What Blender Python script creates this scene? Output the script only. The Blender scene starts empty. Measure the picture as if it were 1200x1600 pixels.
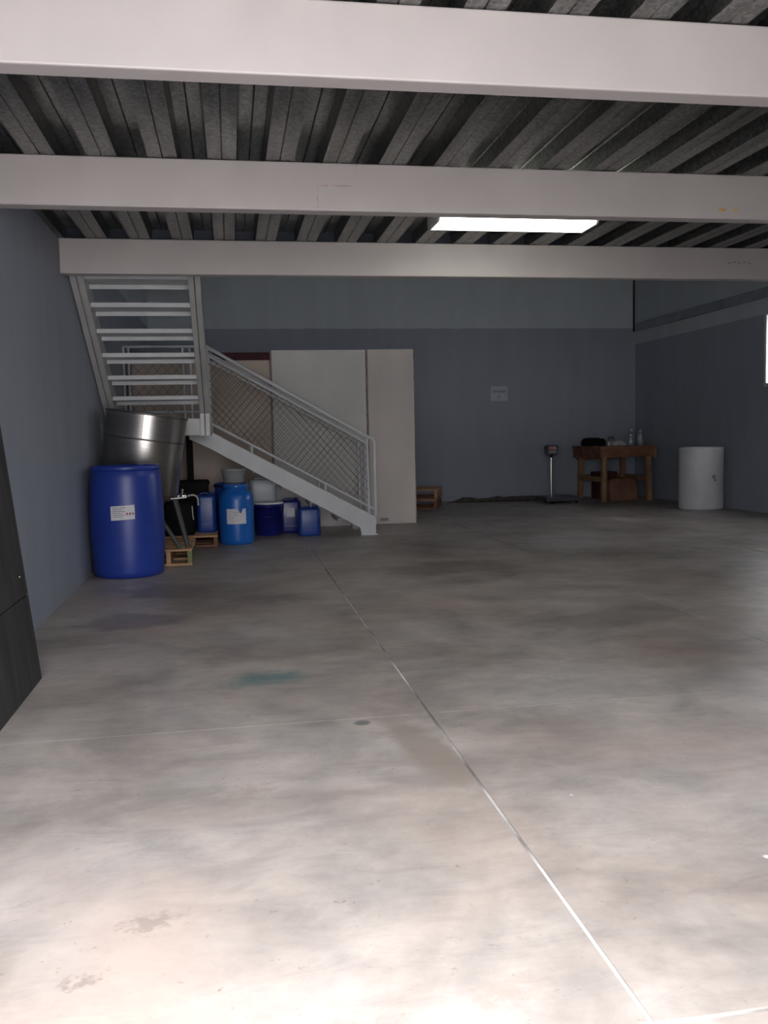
import bpy, bmesh, math, random
from mathutils import Vector, Matrix, noise
random.seed(4)
PI = math.pi
scene = bpy.context.scene
COL = scene.collection

# ---------------------------------------------------------------- camera
F_PX, YAW, PITCH, ROLL, CAM_H = 1400.0, 0.16729, 0.08645, -0.02104, 1.10
fw = Vector((math.sin(YAW)*math.cos(PITCH), math.cos(YAW)*math.cos(PITCH), -math.sin(PITCH)))
r0 = Vector((math.cos(YAW), -math.sin(YAW), 0)); u0 = r0.cross(fw)
rt = math.cos(ROLL)*r0 + math.sin(ROLL)*u0
up = -math.sin(ROLL)*r0 + math.cos(ROLL)*u0
cd = bpy.data.cameras.new('camera'); cam = bpy.data.objects.new('camera', cd); COL.objects.link(cam)
cam.matrix_world = Matrix(((rt.x, up.x, -fw.x, 0), (rt.y, up.y, -fw.y, 0), (rt.z, up.z, -fw.z, CAM_H), (0, 0, 0, 1)))
cd.sensor_fit = 'VERTICAL'; cd.sensor_height = 24.0; cd.lens = 24.0*F_PX/1600; cd.clip_start = 0.05
scene.camera = cam

# ---------------------------------------------------------------- sky and exposure
world = bpy.data.worlds.new('overcast_sky'); scene.world = world; world.use_nodes = True
bgn = world.node_tree.nodes['Background']
bgn.inputs[0].default_value = (1.0, 0.975, 0.985, 1)
# CIE overcast sky: zenith three times as bright as the horizon
wn = world.node_tree; tc = wn.nodes.new('ShaderNodeTexCoord'); sx = wn.nodes.new('ShaderNodeSeparateXYZ'); wn.links.new(tc.outputs['Generated'], sx.inputs[0])
mx0 = wn.nodes.new('ShaderNodeMath'); mx0.operation = 'MAXIMUM'; mx0.inputs[1].default_value = 0.0; wn.links.new(sx.outputs['Z'], mx0.inputs[0])
ZENITH = 17.5
ma = wn.nodes.new('ShaderNodeMath'); ma.operation = 'MULTIPLY_ADD'; ma.inputs[1].default_value = ZENITH*2/3; ma.inputs[2].default_value = ZENITH/3; wn.links.new(mx0.outputs[0], ma.inputs[0])
wn.links.new(ma.outputs[0], bgn.inputs[1])
vs = scene.view_settings
vs.view_transform = 'Standard'; vs.look = 'None'; vs.gamma = 1; vs.use_curve_mapping = False; vs.exposure = 0.15

def portal(loc, rot, sx, sy):          # sampling portal in a wall opening: guides sky light, gives none itself
    l = bpy.data.lights.new('portal', 'AREA'); l.shape = 'RECTANGLE'; l.size = sx; l.size_y = sy
    l.cycles.is_portal = True
    o = bpy.data.objects.new('portal', l); COL.objects.link(o); o.location = loc; o.rotation_euler = rot
    return o

# room dimensions in metres (camera stands at x=0, y=0)
XL, XR, YB, YF = -1.168, 6.66, 14.1, 0.70
ZROOF, ZDECK, ZMEZ = 5.6, 2.55, 2.73
DX0, DX1, DZ = -1.10, 1.50, 2.50       # door opening behind the camera
WY0, WY1, WZ0, WZ1 = 8.2, 10.44, 1.60, 2.53   # window in the right wall
UX0, UX1, UZ0, UZ1 = 0.6, 4.2, 3.7, 4.6      # unseen upper window, added to brighten the back wall
portal(((DX0+DX1)/2, YF-0.02, DZ/2), (PI/2, 0, 0), DX1-DX0, DZ)
portal(((UX0+UX1)/2, YF-0.02, (UZ0+UZ1)/2), (PI/2, 0, 0), UX1-UX0, UZ1-UZ0)
portal((XR+0.02, (WY0+WY1)/2, (WZ0+WZ1)/2), (0, PI/2, 0), WZ1-WZ0, WY1-WY0)

# ---------------------------------------------------------------- materials
def mat(name, col, rough=0.5, metal=0.0, var=0.12, scale=4.0, bump=0.0, bscale=40.0, col2=None, spec=0.5, emit=None, trans=0.0, alpha=1.0, coord='obj', stretch=None):
    m = bpy.data.materials.new(name); m.use_nodes = True
    nt = m.node_tree; b = nt.nodes['Principled BSDF']
    b.inputs['Roughness'].default_value = rough; b.inputs['Metallic'].default_value = metal
    b.inputs['Specular IOR Level'].default_value = spec
    if trans: b.inputs['Transmission Weight'].default_value = trans
    if alpha < 1: b.inputs['Alpha'].default_value = alpha
    if emit:
        b.inputs['Emission Color'].default_value = (*emit[0], 1); b.inputs['Emission Strength'].default_value = emit[1]
    if coord == 'obj':
        src = nt.nodes.new('ShaderNodeTexCoord').outputs['Object']
    else:
        src = nt.nodes.new('ShaderNodeNewGeometry').outputs['Position']
    if stretch:
        mp = nt.nodes.new('ShaderNodeMapping'); mp.inputs['Scale'].default_value = stretch
        nt.links.new(src, mp.inputs[0]); src = mp.outputs[0]
    n = nt.nodes.new('ShaderNodeTexNoise'); n.inputs['Scale'].default_value = scale; n.inputs['Detail'].default_value = 6
    nt.links.new(src, n.inputs['Vector'])
    rp = nt.nodes.new('ShaderNodeValToRGB')
    c2 = col2 or tuple(c*(1-var) for c in col); c1 = col if col2 else tuple(min(1, c*(1+var)) for c in col)
    rp.color_ramp.elements[0].color = (*c2, 1); rp.color_ramp.elements[1].color = (*c1, 1)
    rp.color_ramp.elements[0].position = 0.35; rp.color_ramp.elements[1].position = 0.65
    nt.links.new(n.outputs['Fac'], rp.inputs[0]); nt.links.new(rp.outputs[0], b.inputs['Base Color'])
    if bump:
        n2 = nt.nodes.new('ShaderNodeTexNoise'); n2.inputs['Scale'].default_value = bscale; n2.inputs['Detail'].default_value = 4
        nt.links.new(src, n2.inputs['Vector'])
        bp = nt.nodes.new('ShaderNodeBump'); bp.inputs['Strength'].default_value = bump; bp.inputs['Distance'].default_value = 0.01
        nt.links.new(n2.outputs['Fac'], bp.inputs['Height']); nt.links.new(bp.outputs[0], b.inputs['Normal'])
    m['b'] = b.name
    return m

def wall_paint(name, zsplit, low, high):
    m = mat(name, low, rough=0.62, var=0.0, coord='pos', bump=0.12, bscale=30)
    nt = m.node_tree; b = nt.nodes['Principled BSDF']
    geo = nt.nodes.new('ShaderNodeNewGeometry'); sep = nt.nodes.new('ShaderNodeSeparateXYZ'); nt.links.new(geo.outputs['Position'], sep.inputs[0])
    nz = nt.nodes.new('ShaderNodeTexNoise'); nz.inputs['Scale'].default_value = 5; nt.links.new(geo.outputs['Position'], nz.inputs['Vector'])
    ad = nt.nodes.new('ShaderNodeMath'); ad.operation = 'MULTIPLY_ADD'; ad.inputs[1].default_value = 0.02; nt.links.new(nz.outputs['Fac'], ad.inputs[0]); nt.links.new(sep.outputs['Z'], ad.inputs[2])
    gt = nt.nodes.new('ShaderNodeMath'); gt.operation = 'GREATER_THAN'; gt.inputs[1].default_value = zsplit+0.01; nt.links.new(ad.outputs[0], gt.inputs[0])
    mx = nt.nodes.new('ShaderNodeMix'); mx.data_type = 'RGBA'; nt.links.new(gt.outputs[0], mx.inputs['Factor'])
    mx.inputs['A'].default_value = (*low, 1); mx.inputs['B'].default_value = (*high, 1)
    # scuffs and dirt: vertical streaks
    mp = nt.nodes.new('ShaderNodeMapping'); mp.inputs['Scale'].default_value = (1.6, 1.6, 0.35); nt.links.new(geo.outputs['Position'], mp.inputs[0])
    st = nt.nodes.new('ShaderNodeTexNoise'); st.inputs['Scale'].default_value = 2.4; st.inputs['Detail'].default_value = 7; nt.links.new(mp.outputs[0], st.inputs['Vector'])
    rp = nt.nodes.new('ShaderNodeValToRGB'); rp.color_ramp.elements[0].position = 0.3; rp.color_ramp.elements[0].color = (0.93, 0.93, 0.94, 1)
    rp.color_ramp.elements[1].position = 0.7; rp.color_ramp.elements[1].color = (1.03, 1.03, 1.03, 1); nt.links.new(st.outputs['Fac'], rp.inputs[0])
    mu = nt.nodes.new('ShaderNodeMix'); mu.data_type = 'RGBA'; mu.blend_type = 'MULTIPLY'; mu.inputs['Factor'].default_value = 1
    nt.links.new(mx.outputs['Result'], mu.inputs['A']); nt.links.new(rp.outputs[0], mu.inputs['B']); nt.links.new(mu.outputs['Result'], b.inputs['Base Color'])
    return m

def concrete_floor():
    m = bpy.data.materials.new('polished_concrete'); m.use_nodes = True
    nt = m.node_tree; b = nt.nodes['Principled BSDF']; N = nt.nodes.new; K = nt.links.new
    pos = N('ShaderNodeNewGeometry').outputs['Position']
    def nz(scale, detail=8, rough=0.55, dist=0.0, stretch=None, off=(0, 0, 0)):
        mp = N('ShaderNodeMapping'); mp.inputs['Location'].default_value = off
        if stretch: mp.inputs['Scale'].default_value = stretch
        K(pos, mp.inputs[0]); n = N('ShaderNodeTexNoise'); n.inputs['Scale'].default_value = scale; n.inputs['Detail'].default_value = detail
        n.inputs['Roughness'].default_value = rough; n.inputs['Distortion'].default_value = dist; K(mp.outputs[0], n.inputs['Vector']); return n.outputs['Fac']
    def ramp(v, stops):
        r = N('ShaderNodeValToRGB'); e = r.color_ramp.elements
        while len(e) < len(stops): e.new(0.5)
        for el, (p, c) in zip(e, stops): el.position = p; el.color = (*c, 1)
        K(v, r.inputs[0]); return r.outputs[0]
    def mul(a, c, fac=1.0):
        x = N('ShaderNodeMix'); x.data_type = 'RGBA'; x.blend_type = 'MULTIPLY'; x.inputs['Factor'].default_value = fac; K(a, x.inputs['A']); K(c, x.inputs['B']); return x.outputs['Result']
    def mixc(a, colr, f):
        x = N('ShaderNodeMix'); x.data_type = 'RGBA'; K(f, x.inputs['Factor']); K(a, x.inputs['A']); x.inputs['B'].default_value = (*colr, 1); return x.outputs['Result']
    base = ramp(nz(0.9, 9, 0.6, 0.6), [(0.3, (0.235, 0.205, 0.188)), (0.5, (0.365, 0.335, 0.313)), (0.7, (0.47, 0.448, 0.43))])
    base = mul(base, ramp(nz(3.2, 9, 0.62, 0.4, off=(3, 1, 0)), [(0.32, (0.74, 0.76, 0.77)), (0.62, (1.06, 1.04, 1.03))]))
    base = mul(base, ramp(nz(14, 6, 0.7, 0.0, off=(7, 2, 0)), [(0.3, (0.93, 0.92, 0.91)), (0.6, (1.02, 1.02, 1.02))]))
    base = mul(base, ramp(nz(5.5, 10, 0.72, 0.9, stretch=(0.55, 1.5, 1), off=(4, 6, 0)), [(0.30, (0.78, 0.78, 0.78)), (0.5, (0.98, 0.98, 0.98)), (0.68, (1.08, 1.07, 1.06))]))
    # rusty-pink cast in patches
    base = mixc(base, (0.47, 0.37, 0.32), ramp(nz(1.1, 6, 0.5, 0.3, off=(11, 4, 0)), [(0.52, (0, 0, 0)), (0.75, (0.45, 0.45, 0.45))]))
    # foot scuffs: small dark specks in clusters
    base = mul(base, ramp(nz(26, 5, 0.75, 0.2, off=(1, 9, 0)), [(0.28, (0.55, 0.50, 0.46)), (0.37, (1, 1, 1))]))
    # spills with a place of their own
    def blob(x, y, rx, ry, rot, colr, strength, edge=0.55, ns=5.0):
        nonlocal base
        mp = N('ShaderNodeMapping'); mp.vector_type = 'TEXTURE'; mp.inputs['Location'].default_value = (x, y, 0); mp.inputs['Rotation'].default_value = (0, 0, rot); mp.inputs['Scale'].default_value = (rx, ry, 1)
        K(pos, mp.inputs[0]); ln = N('ShaderNodeVectorMath'); ln.operation = 'LENGTH'; K(mp.outputs[0], ln.inputs[0])
        ad = N('ShaderNodeMath'); ad.operation = 'MULTIPLY_ADD'; ad.inputs[1].default_value = 1.3 if ns < 10 else 3.4; K(nz(ns*(1 if ns < 10 else 1.5), 6, 0.7), ad.inputs[0])
        sb = N('ShaderNodeMath'); sb.operation = 'SUBTRACT'; sb.inputs[1].default_value = 0.40 if ns < 10 else 1.45; K(ln.outputs['Value'], sb.inputs[0]); K(sb.outputs[0], ad.inputs[2])
        f = ramp(ad.outputs[0], [(0.0, (strength,)*3), (edge, (strength,)*3), (min(1, edge+0.4), (0, 0, 0))])
        # ramp works on 0..1: values above 1 clamp to the last stop
        base = mixc(base, colr, f)
    for s in SPILLS: blob(*s)
    K(base, b.inputs['Base Color'])
    rr = N('ShaderNodeMapRange'); rr.inputs['From Min'].default_value = 0.3; rr.inputs['From Max'].default_value = 0.7; rr.inputs['To Min'].default_value = 0.34; rr.inputs['To Max'].default_value = 0.52
    K(nz(1.7, 7, 0.6, 0.5, off=(5, 5, 0)), rr.inputs[0]); K(rr.outputs[0], b.inputs['Roughness'])
    bp = N('ShaderNodeBump'); bp.inputs['Strength'].default_value = 0.10; bp.inputs['Distance'].default_value = 0.01; K(nz(2.2, 6, 0.6, off=(2, 8, 0)), bp.inputs['Height']); K(bp.outputs[0], b.inputs['Normal'])
    b.inputs['Specular IOR Level'].default_value = 0.45
    return m
SPILLS = [  # x, y, radius x, radius y, rotation, colour, strength
    (0.12, 4.05, 0.36, 0.24, 0.1, (0.07, 0.18, 0.18), 0.75, 0.45),
    (0.64, 2.95, 0.15, 0.72, 0.17, (0.24, 0.20, 0.17), 0.75, 0.60),
    (0.46, 3.32, 0.05, 0.05, 0, (0.10, 0.11, 0.12), 0.8, 0.75),
    (-0.62, 5.55, 0.5, 0.4, 0, (0.13, 0.12, 0.14), 0.6, 0.7),
    (-0.5, 6.6, 0.5, 0.5, 0, (0.16, 0.14, 0.15), 0.6, 0.7),
    (-0.22, 2.02, 0.12, 0.07, 0.3, (0.22, 0.19, 0.165), 0.55, 0.45, 22),
    (-0.34, 1.82, 0.07, 0.04, 0.2, (0.20, 0.17, 0.15), 0.6, 0.45, 24),
    (0.02, 2.75, 0.16, 0.10, 0.4, (0.27, 0.23, 0.20), 0.5, 0.40, 22),
    (1.75, 7.1, 0.9, 0.5, 0.2, (0.19, 0.165, 0.15), 0.7, 0.75),
    (2.2, 4.9, 0.8, 0.35, 0.3, (0.19, 0.17, 0.16), 0.55, 0.75),
    (1.32, 2.02, 0.015, 0.02, 0.2, (0.8, 0.81, 0.87), 0.8, 0.3, 20), (0.98, 2.5, 0.015, 0.01, 0.2, (0.7, 0.7, 0.7), 0.6, 0.3, 20),
    (0.50, 1.62, 0.14, 0.05, 0.4, (0.30, 0.26, 0.23), 0.6, 0.6, 14),
    (3.2, 8.3, 0.7, 0.6, 0.3, (0.46, 0.47, 0.50), 0.5, 0.7),
]

M = {}
M['floor'] = concrete_floor()
M['joint'] = mat('joint_filler', (0.80, 0.80, 0.82), 0.8, col2=(0.16, 0.15, 0.14), scale=2.2, coord='pos')
LOW, HIGH = (0.290, 0.320, 0.385), (0.49, 0.54, 0.57)
M['wall'] = wall_paint('two_tone_wall_paint', 2.76, LOW, HIGH)
M['wall_r'] = wall_paint('two_tone_wall_paint_side', 2.50, LOW, HIGH)
M['stripe'] = mat('slate_grey_strip', (0.25, 0.28, 0.33), 0.6)
M['roof'] = mat('roof_sheet', (0.42, 0.44, 0.45), 0.5, var=0.05)
M['concrete'] = mat('raw_concrete', (0.35, 0.34, 0.33), 0.8, var=0.15, scale=6)
M['beam'] = mat('off_white_steel_paint', (0.49, 0.458, 0.455), 0.42, var=0.04, scale=3, bump=0.05, bscale=14)
M['beamseam'] = mat('rust_seam', (0.46, 0.37, 0.34), 0.7, var=0.25, scale=20)
M['yellow'] = mat('yellow_rust_mark', (0.55, 0.33, 0.10), 0.7, var=0.3, scale=30)
M['stair'] = mat('pale_grey_steel_paint', (0.56, 0.58, 0.60), 0.45, var=0.05, scale=5)
M['stair2'] = mat('grey_primer_steel', (0.50, 0.50, 0.50), 0.42, var=0.06, scale=5)
M['wire'] = mat('mesh_wire', (0.20, 0.17, 0.15), 0.6, metal=0.3, var=0.2)
M['panel'] = mat('white_panel_sheet', (0.60, 0.59, 0.575), 0.55, var=0.07, scale=1.6, stretch=(1, 1, 0.5))
M['panel2'] = mat('ivory_panel_sheet', (0.58, 0.535, 0.51), 0.55, var=0.08, scale=1.6, stretch=(1, 1, 0.5))
M['panel3'] = mat('beige_panel_sheet', (0.50, 0.42, 0.36), 0.6, var=0.10, scale=2)
M['maroon'] = mat('maroon_paint', (0.055, 0.009, 0.014), 0.75, var=0.3, scale=8)
M['paneledge'] = mat('grimy_panel_edge', (0.33, 0.26, 0.24), 0.7, var=0.35, scale=12)
M['vent'] = mat('grey_vent_plate', (0.24, 0.25, 0.27), 0.5)
M['drumblue'] = mat('blue_plastic', (0.014, 0.040, 0.27), 0.38, var=0.10, scale=3, bump=0.02, bscale=25)
M['bright'] = mat('bright_blue_plastic', (0.010, 0.12, 0.47), 0.33, var=0.08, scale=4)
M['canblue'] = mat('jerrycan_blue_plastic', (0.012, 0.050, 0.27), 0.36, var=0.1, scale=4)
M['navy'] = mat('navy_plastic', (0.010, 0.014, 0.16), 0.30, var=0.1, scale=4)
M['black'] = mat('black_plastic', (0.006, 0.006, 0.007), 0.75, var=0.2, spec=0.2)
M['blacksteel'] = mat('black_lever_ring', (0.02, 0.025, 0.04), 0.4, metal=0.4)
M['white'] = mat('white_plastic', (0.62, 0.63, 0.66), 0.45, var=0.05, scale=6)
M['milky'] = mat('milky_plastic', (0.33, 0.37, 0.41), 0.35, var=0.06, scale=5)
M['milky2'] = mat('milky_bucket_plastic', (0.40, 0.42, 0.43), 0.4, var=0.06, scale=5)
M['label'] = mat('label_paper', (0.62, 0.62, 0.66), 0.7, var=0.06, scale=30)
M['print'] = mat('label_print', (0.26, 0.27, 0.31), 0.8)
M['printdark'] = mat('label_dark_print', (0.06, 0.06, 0.09), 0.8)
M['printred'] = mat('label_red_print', (0.30, 0.08, 0.12), 0.8)
M['steel'] = mat('brushed_stainless', (0.40, 0.39, 0.375), 0.30, metal=1.0, var=0.08, scale=12, stretch=(1, 1, 8))
M['steeldark'] = mat('stainless_seam', (0.20, 0.20, 0.20), 0.4, metal=0.9, var=0.1)
M['chrome'] = mat('chrome', (0.75, 0.74, 0.72), 0.18, metal=1.0, var=0.03)
M['greyleg'] = mat('grey_tube_paint', (0.045, 0.05, 0.053), 0.55, metal=0.0)
M['pvc'] = mat('ivory_pipe', (0.62, 0.58, 0.50), 0.4)
M['wood'] = mat('pallet_wood', (0.44, 0.26, 0.14), 0.75, var=0.25, scale=6, stretch=(1, 6, 6))
M['woodred'] = mat('red_brown_wood', (0.20, 0.085, 0.05), 0.7, var=0.25, scale=6)
M['woodgreen'] = mat('green_dipped_wood', (0.16, 0.20, 0.09), 0.75, var=0.2, scale=6)
M['woodtable'] = mat('bench_wood', (0.27, 0.155, 0.08), 0.7, var=0.25, scale=5, stretch=(5, 5, 1))
M['board'] = mat('dark_stained_board', (0.020, 0.020, 0.022), 0.7, var=0.5, scale=3, stretch=(6, 6, 0.6), bump=0.15, bscale=18)
M['brown'] = mat('brown_sack', (0.21, 0.10, 0.06), 0.65, var=0.2, scale=5)
M['dirt'] = mat('dark_rag', (0.085, 0.075, 0.065), 0.9, var=0.4, scale=9)
M['clear'] = mat('clear_plastic', (0.75, 0.82, 0.86), 0.15, var=0.03, trans=0.75)
M['bagwhite'] = mat('white_bag_film', (0.50, 0.50, 0.47), 0.4, var=0.15, scale=20)
M['scalehead'] = mat('scale_housing', (0.055, 0.065, 0.08), 0.45)
M['red'] = mat('red_display', (0.12, 0.02, 0.02), 0.3, emit=((0.9, 0.08, 0.06), 0.02))
M['paper'] = mat('wall_notice_paper', (0.44, 0.47, 0.56), 0.7, var=0.04)
M['frame'] = mat('window_frame_paint', (0.6, 0.6, 0.62), 0.4)
M['glass'] = mat('window_glass', (0.95, 0.97, 0.98), 0.02, var=0.0, trans=1.0)
M['lampbody'] = mat('lamp_housing', (0.7, 0.7, 0.68), 0.4)
M['lamp'] = mat('lit_diffuser', (0.9, 0.9, 0.86), 0.4, emit=((1.0, 0.97, 0.86), 9.0))
M['cable'] = mat('cable_rubber', (0.015, 0.014, 0.014), 0.6)
M['ground'] = mat('yard_paving', (0.40, 0.385, 0.37), 0.85, var=0.1, scale=2)
def galv():
    m = mat('galvanised_deck', (0.34, 0.345, 0.34), 0.34, metal=0.85, var=0.0, coord='pos')
    nt = m.node_tree; b = nt.nodes['Principled BSDF']
    v = nt.nodes.new('ShaderNodeTexVoronoi'); v.inputs['Scale'].default_value = 70
    g = nt.nodes.new('ShaderNodeNewGeometry'); nt.links.new(g.outputs['Position'], v.inputs['Vector'])
    bw = nt.nodes.new('ShaderNodeRGBToBW'); nt.links.new(v.outputs['Color'], bw.inputs[0])
    rp = nt.nodes.new('ShaderNodeValToRGB'); rp.color_ramp.elements[0].color = (0.11, 0.114, 0.112, 1); rp.color_ramp.elements[1].color = (0.32, 0.328, 0.318, 1)
    nt.links.new(bw.outputs[0], rp.inputs[0])
    mp = nt.nodes.new('ShaderNodeMapping'); mp.inputs['Scale'].default_value = (8, 0.8, 8); nt.links.new(g.outputs['Position'], mp.inputs[0])
    n = nt.nodes.new('ShaderNodeTexNoise'); n.inputs['Scale'].default_value = 2.0; n.inputs['Detail'].default_value = 6; nt.links.new(mp.outputs[0], n.inputs['Vector'])
    r2 = nt.nodes.new('ShaderNodeValToRGB'); r2.color_ramp.elements[0].color = (0.6, 0.6, 0.6, 1); r2.color_ramp.elements[0].position = 0.35; r2.color_ramp.elements[1].position = 0.65; nt.links.new(n.outputs['Fac'], r2.inputs[0])
    mu = nt.nodes.new('ShaderNodeMix'); mu.data_type = 'RGBA'; mu.blend_type = 'MULTIPLY'; mu.inputs['Factor'].default_value = 1
    nt.links.new(rp.outputs[0], mu.inputs['A']); nt.links.new(r2.outputs[0], mu.inputs['B']); nt.links.new(mu.outputs['Result'], b.inputs['Base Color'])
    return m
M['galv'] = galv()

# ---------------------------------------------------------------- mesh helpers
class MB:
    def __init__(s): s.v = []; s.f = []; s.sm = []
    def add(s, vs, fs, smooth=False):
        o = len(s.v); s.v += [tuple(p) for p in vs]; s.f += [tuple(i+o for i in f) for f in fs]; s.sm += [smooth]*len(fs); return s
    def box(s, x0, x1, y0, y1, z0, z1):
        return s.add([(x, y, z) for z in (z0, z1) for y in (y0, y1) for x in (x0, x1)],
                     [(0, 2, 3, 1), (4, 5, 7, 6), (0, 1, 5, 4), (2, 6, 7, 3), (0, 4, 6, 2), (1, 3, 7, 5)])
    def bar(s, a, b, w, h, upv=(0, 0, 1)):      # rectangular bar from a to b
        a, b = Vector(a), Vector(b); d = (b-a).normalized(); r = d.cross(Vector(upv)).normalized(); u = r.cross(d)
        ps = [p + r*sx*w/2 + u*sz*h/2 for p in (a, b) for sx, sz in ((-1, -1), (1, -1), (1, 1), (-1, 1))]
        return s.add(ps, [(0, 1, 2, 3), (7, 6, 5, 4), (0, 4, 5, 1), (1, 5, 6, 2), (2, 6, 7, 3), (3, 7, 4, 0)])
    def tube(s, pts, r, n=8, cap=True):
        pts = [Vector(p) for p in pts]; rings = []; ref = None
        for i, p in enumerate(pts):
            d = (pts[min(i+1, len(pts)-1)] - pts[max(i-1, 0)]).normalized()
            if ref is None: ref = d.orthogonal().normalized()
            ref = (ref - d*ref.dot(d)).normalized(); b2 = d.cross(ref)
            rr = r[i] if isinstance(r, (list, tuple)) else r
            rings.append([p + (ref*math.cos(2*PI*k/n) + b2*math.sin(2*PI*k/n))*rr for k in range(n)])
        return s.rings(rings, cap)
    def rings(s, rings, cap=True, smooth=True):
        n = len(rings[0]); vs = [p for r in rings for p in r]
        fs = [(i*n+k, i*n+(k+1) % n, (i+1)*n+(k+1) % n, (i+1)*n+k) for i in range(len(rings)-1) for k in range(n)]
        s.add(vs, fs, smooth)
        if cap:
            s.add(rings[0], [tuple(range(n))[::-1]]); s.add(rings[-1], [tuple(range(n))])
        return s
    def lathe(s, prof, c=(0, 0, 0), n=40, cap=True):
        return s.rings([[(c[0]+r*math.cos(2*PI*k/n), c[1]+r*math.sin(2*PI*k/n), c[2]+z) for k in range(n)] for r, z in prof], cap)
    def loft(s, prof, c=(0, 0, 0), nc=6, cap=True):   # prof: z, half x, half y, corner radius
        rr = []
        for z, hx, hy, cr in prof:
            cr = min(cr, hx*0.98, hy*0.98); ring = []
            for qx, qy, a0 in ((1, 1, 0), (-1, 1, PI/2), (-1, -1, PI), (1, -1, 1.5*PI)):
                for k in range(nc+1):
                    a = a0 + PI/2*k/nc
                    ring.append((c[0]+qx*(hx-cr)+cr*math.cos(a), c[1]+qy*(hy-cr)+cr*math.sin(a), c[2]+z))
            rr.append(ring)
        return s.rings(rr, cap)
    def prism(s, poly, axis, a, b):             # polygon extruded along an axis; poly in the other two
        def P(u, v, t): return {'x': (t, u, v), 'y': (u, t, v), 'z': (u, v, t)}[axis]
        n = len(poly); vs = [P(u, v, a) for u, v in poly] + [P(u, v, b) for u, v in poly]
        return s.add(vs, [tuple(range(n))[::-1], tuple(range(n, 2*n))] + [(i, (i+1) % n, n+(i+1) % n, n+i) for i in range(n)])
    def mesh(s, name):
        me = bpy.data.meshes.new(name); me.from_pydata(s.v, [], s.f); me.update()
        for p, q in zip(me.polygons, s.sm): p.use_smooth = q
        bm = bmesh.new(); bm.from_mesh(me); bmesh.ops.recalc_face_normals(bm, faces=bm.faces); bm.to_mesh(me); bm.free()
        return me
    def build(s, name, m, parent=None, loc=(0, 0, 0), rot=(0, 0, 0), bevel=0.0):
        me = s.mesh(name); me.materials.append(M[m])
        return link(name, me, parent, loc, rot, bevel)
def link(name, me, parent=None, loc=(0, 0, 0), rot=(0, 0, 0), bevel=0.0):
    o = bpy.data.objects.new(name, me); COL.objects.link(o); o.parent = parent; o.location = loc; o.rotation_euler = rot
    if bevel:
        md = o.modifiers.new('bevel', 'BEVEL'); md.width = bevel; md.segments = 2; md.limit_method = 'ANGLE'
    return o
def B(*a): return MB().box(*a)
def tag(o, label, cat=None, group=None):
    o['label'] = label
    if cat: o['category'] = cat
    if group: o['group'] = group
    return o
def thing(name, label, cat, loc=(0, 0, 0), rz=0, group=None):
    o = bpy.data.objects.new(name, None); COL.objects.link(o); o.location = loc; o.rotation_euler = (0, 0, rz); o.empty_display_size = 0.1
    return tag(o, label, cat, group)
def struct(o, label=None):
    o['kind'] = 'structure'
    if label: o['label'] = label
    return o

# ---------------------------------------------------------------- floor: base with slabs cast in bays
fl = struct(B(XL, XR, YF-0.15, YB, -0.15, -0.004).build('floor', 'joint'), 'worn polished concrete floor cast in large bays')
xs = [XL, 0.735, 2.66, 4.585, 6.51, XR]; ys = [YF, 1.47, 3.38, 5.56, 7.40, 9.4, 11.4, 13.4, YB]
for i in range(len(xs)-1):
    for j in range(len(ys)-1):
        gx0 = 0 if i == 0 else 0.0055; gx1 = 0 if i == len(xs)-2 else 0.0055
        gy0 = 0 if j == 0 else 0.006 if j == 1 else 0.0014; gy1 = 0 if j == len(ys)-2 else 0.006 if j == 0 else 0.0014
        B(xs[i]+gx0, xs[i+1]-gx1, ys[j]+gy0, ys[j+1]-gy1, -0.004, 0.0).build('floor_slab', 'floor', fl)
struct(B(-30, 30, -30, YF-0.15, -0.2, -0.03).build('ground', 'ground'), 'pale paved yard outside the door')

# ---------------------------------------------------------------- walls
T = 0.15
struct(B(XL-T, XL, YF, YB+T, 0, ZROOF).build('wall_left', 'wall'), 'grey-blue painted wall along the left side')
struct(B(XL, XR, YB, YB+T, 0, ZROOF).build('wall_back', 'wall'), 'back wall painted slate blue below and pale grey above')
wr = MB().box(XR, XR+T, YF, WY0, 0, ZROOF).box(XR, XR+T, WY1, YB+T, 0, ZROOF).box(XR, XR+T, WY0, WY1, 0, WZ0).box(XR, XR+T, WY0, WY1, WZ1, ZROOF)
struct(wr.build('wall_right', 'wall_r'), 'right wall painted slate blue with pale upper part')
wf = MB().box(XL-T, DX0, YF-T, YF, 0, ZROOF).box(DX1, UX1, YF-T, YF, 0, UZ0).box(DX1, UX1, YF-T, YF, UZ1, ZROOF).box(UX1, XR+T, YF-T, YF, 0, ZROOF).box(DX0, UX0, YF-T, YF, DZ, ZROOF).box(UX0, DX1, YF-T, YF, DZ, UZ0).box(UX0, DX1, YF-T, YF, UZ1, ZROOF)
struct(wf.build('wall_front', 'wall'), 'front wall around the open loading door')
struct(B(XL-T, XR+T, YF-T, YB+T, ZROOF, ZROOF+0.1).build('ceiling_roof', 'roof'), 'roof over the double-height rear of the hall')
struct(B(XR-0.03, XR, 6.95, YB-0.06, 2.70, 2.83).build('trim_1', 'stripe', bevel=0.004), 'dark grey strip along the right wall')  # thin raised strip in dark grey
struct(B(XR-0.045, XR-0.022, YB-0.025, YB, 2.70, ZROOF).build('trim_2', 'blacksteel'), 'thin dark pipe in the rear corner')
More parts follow.
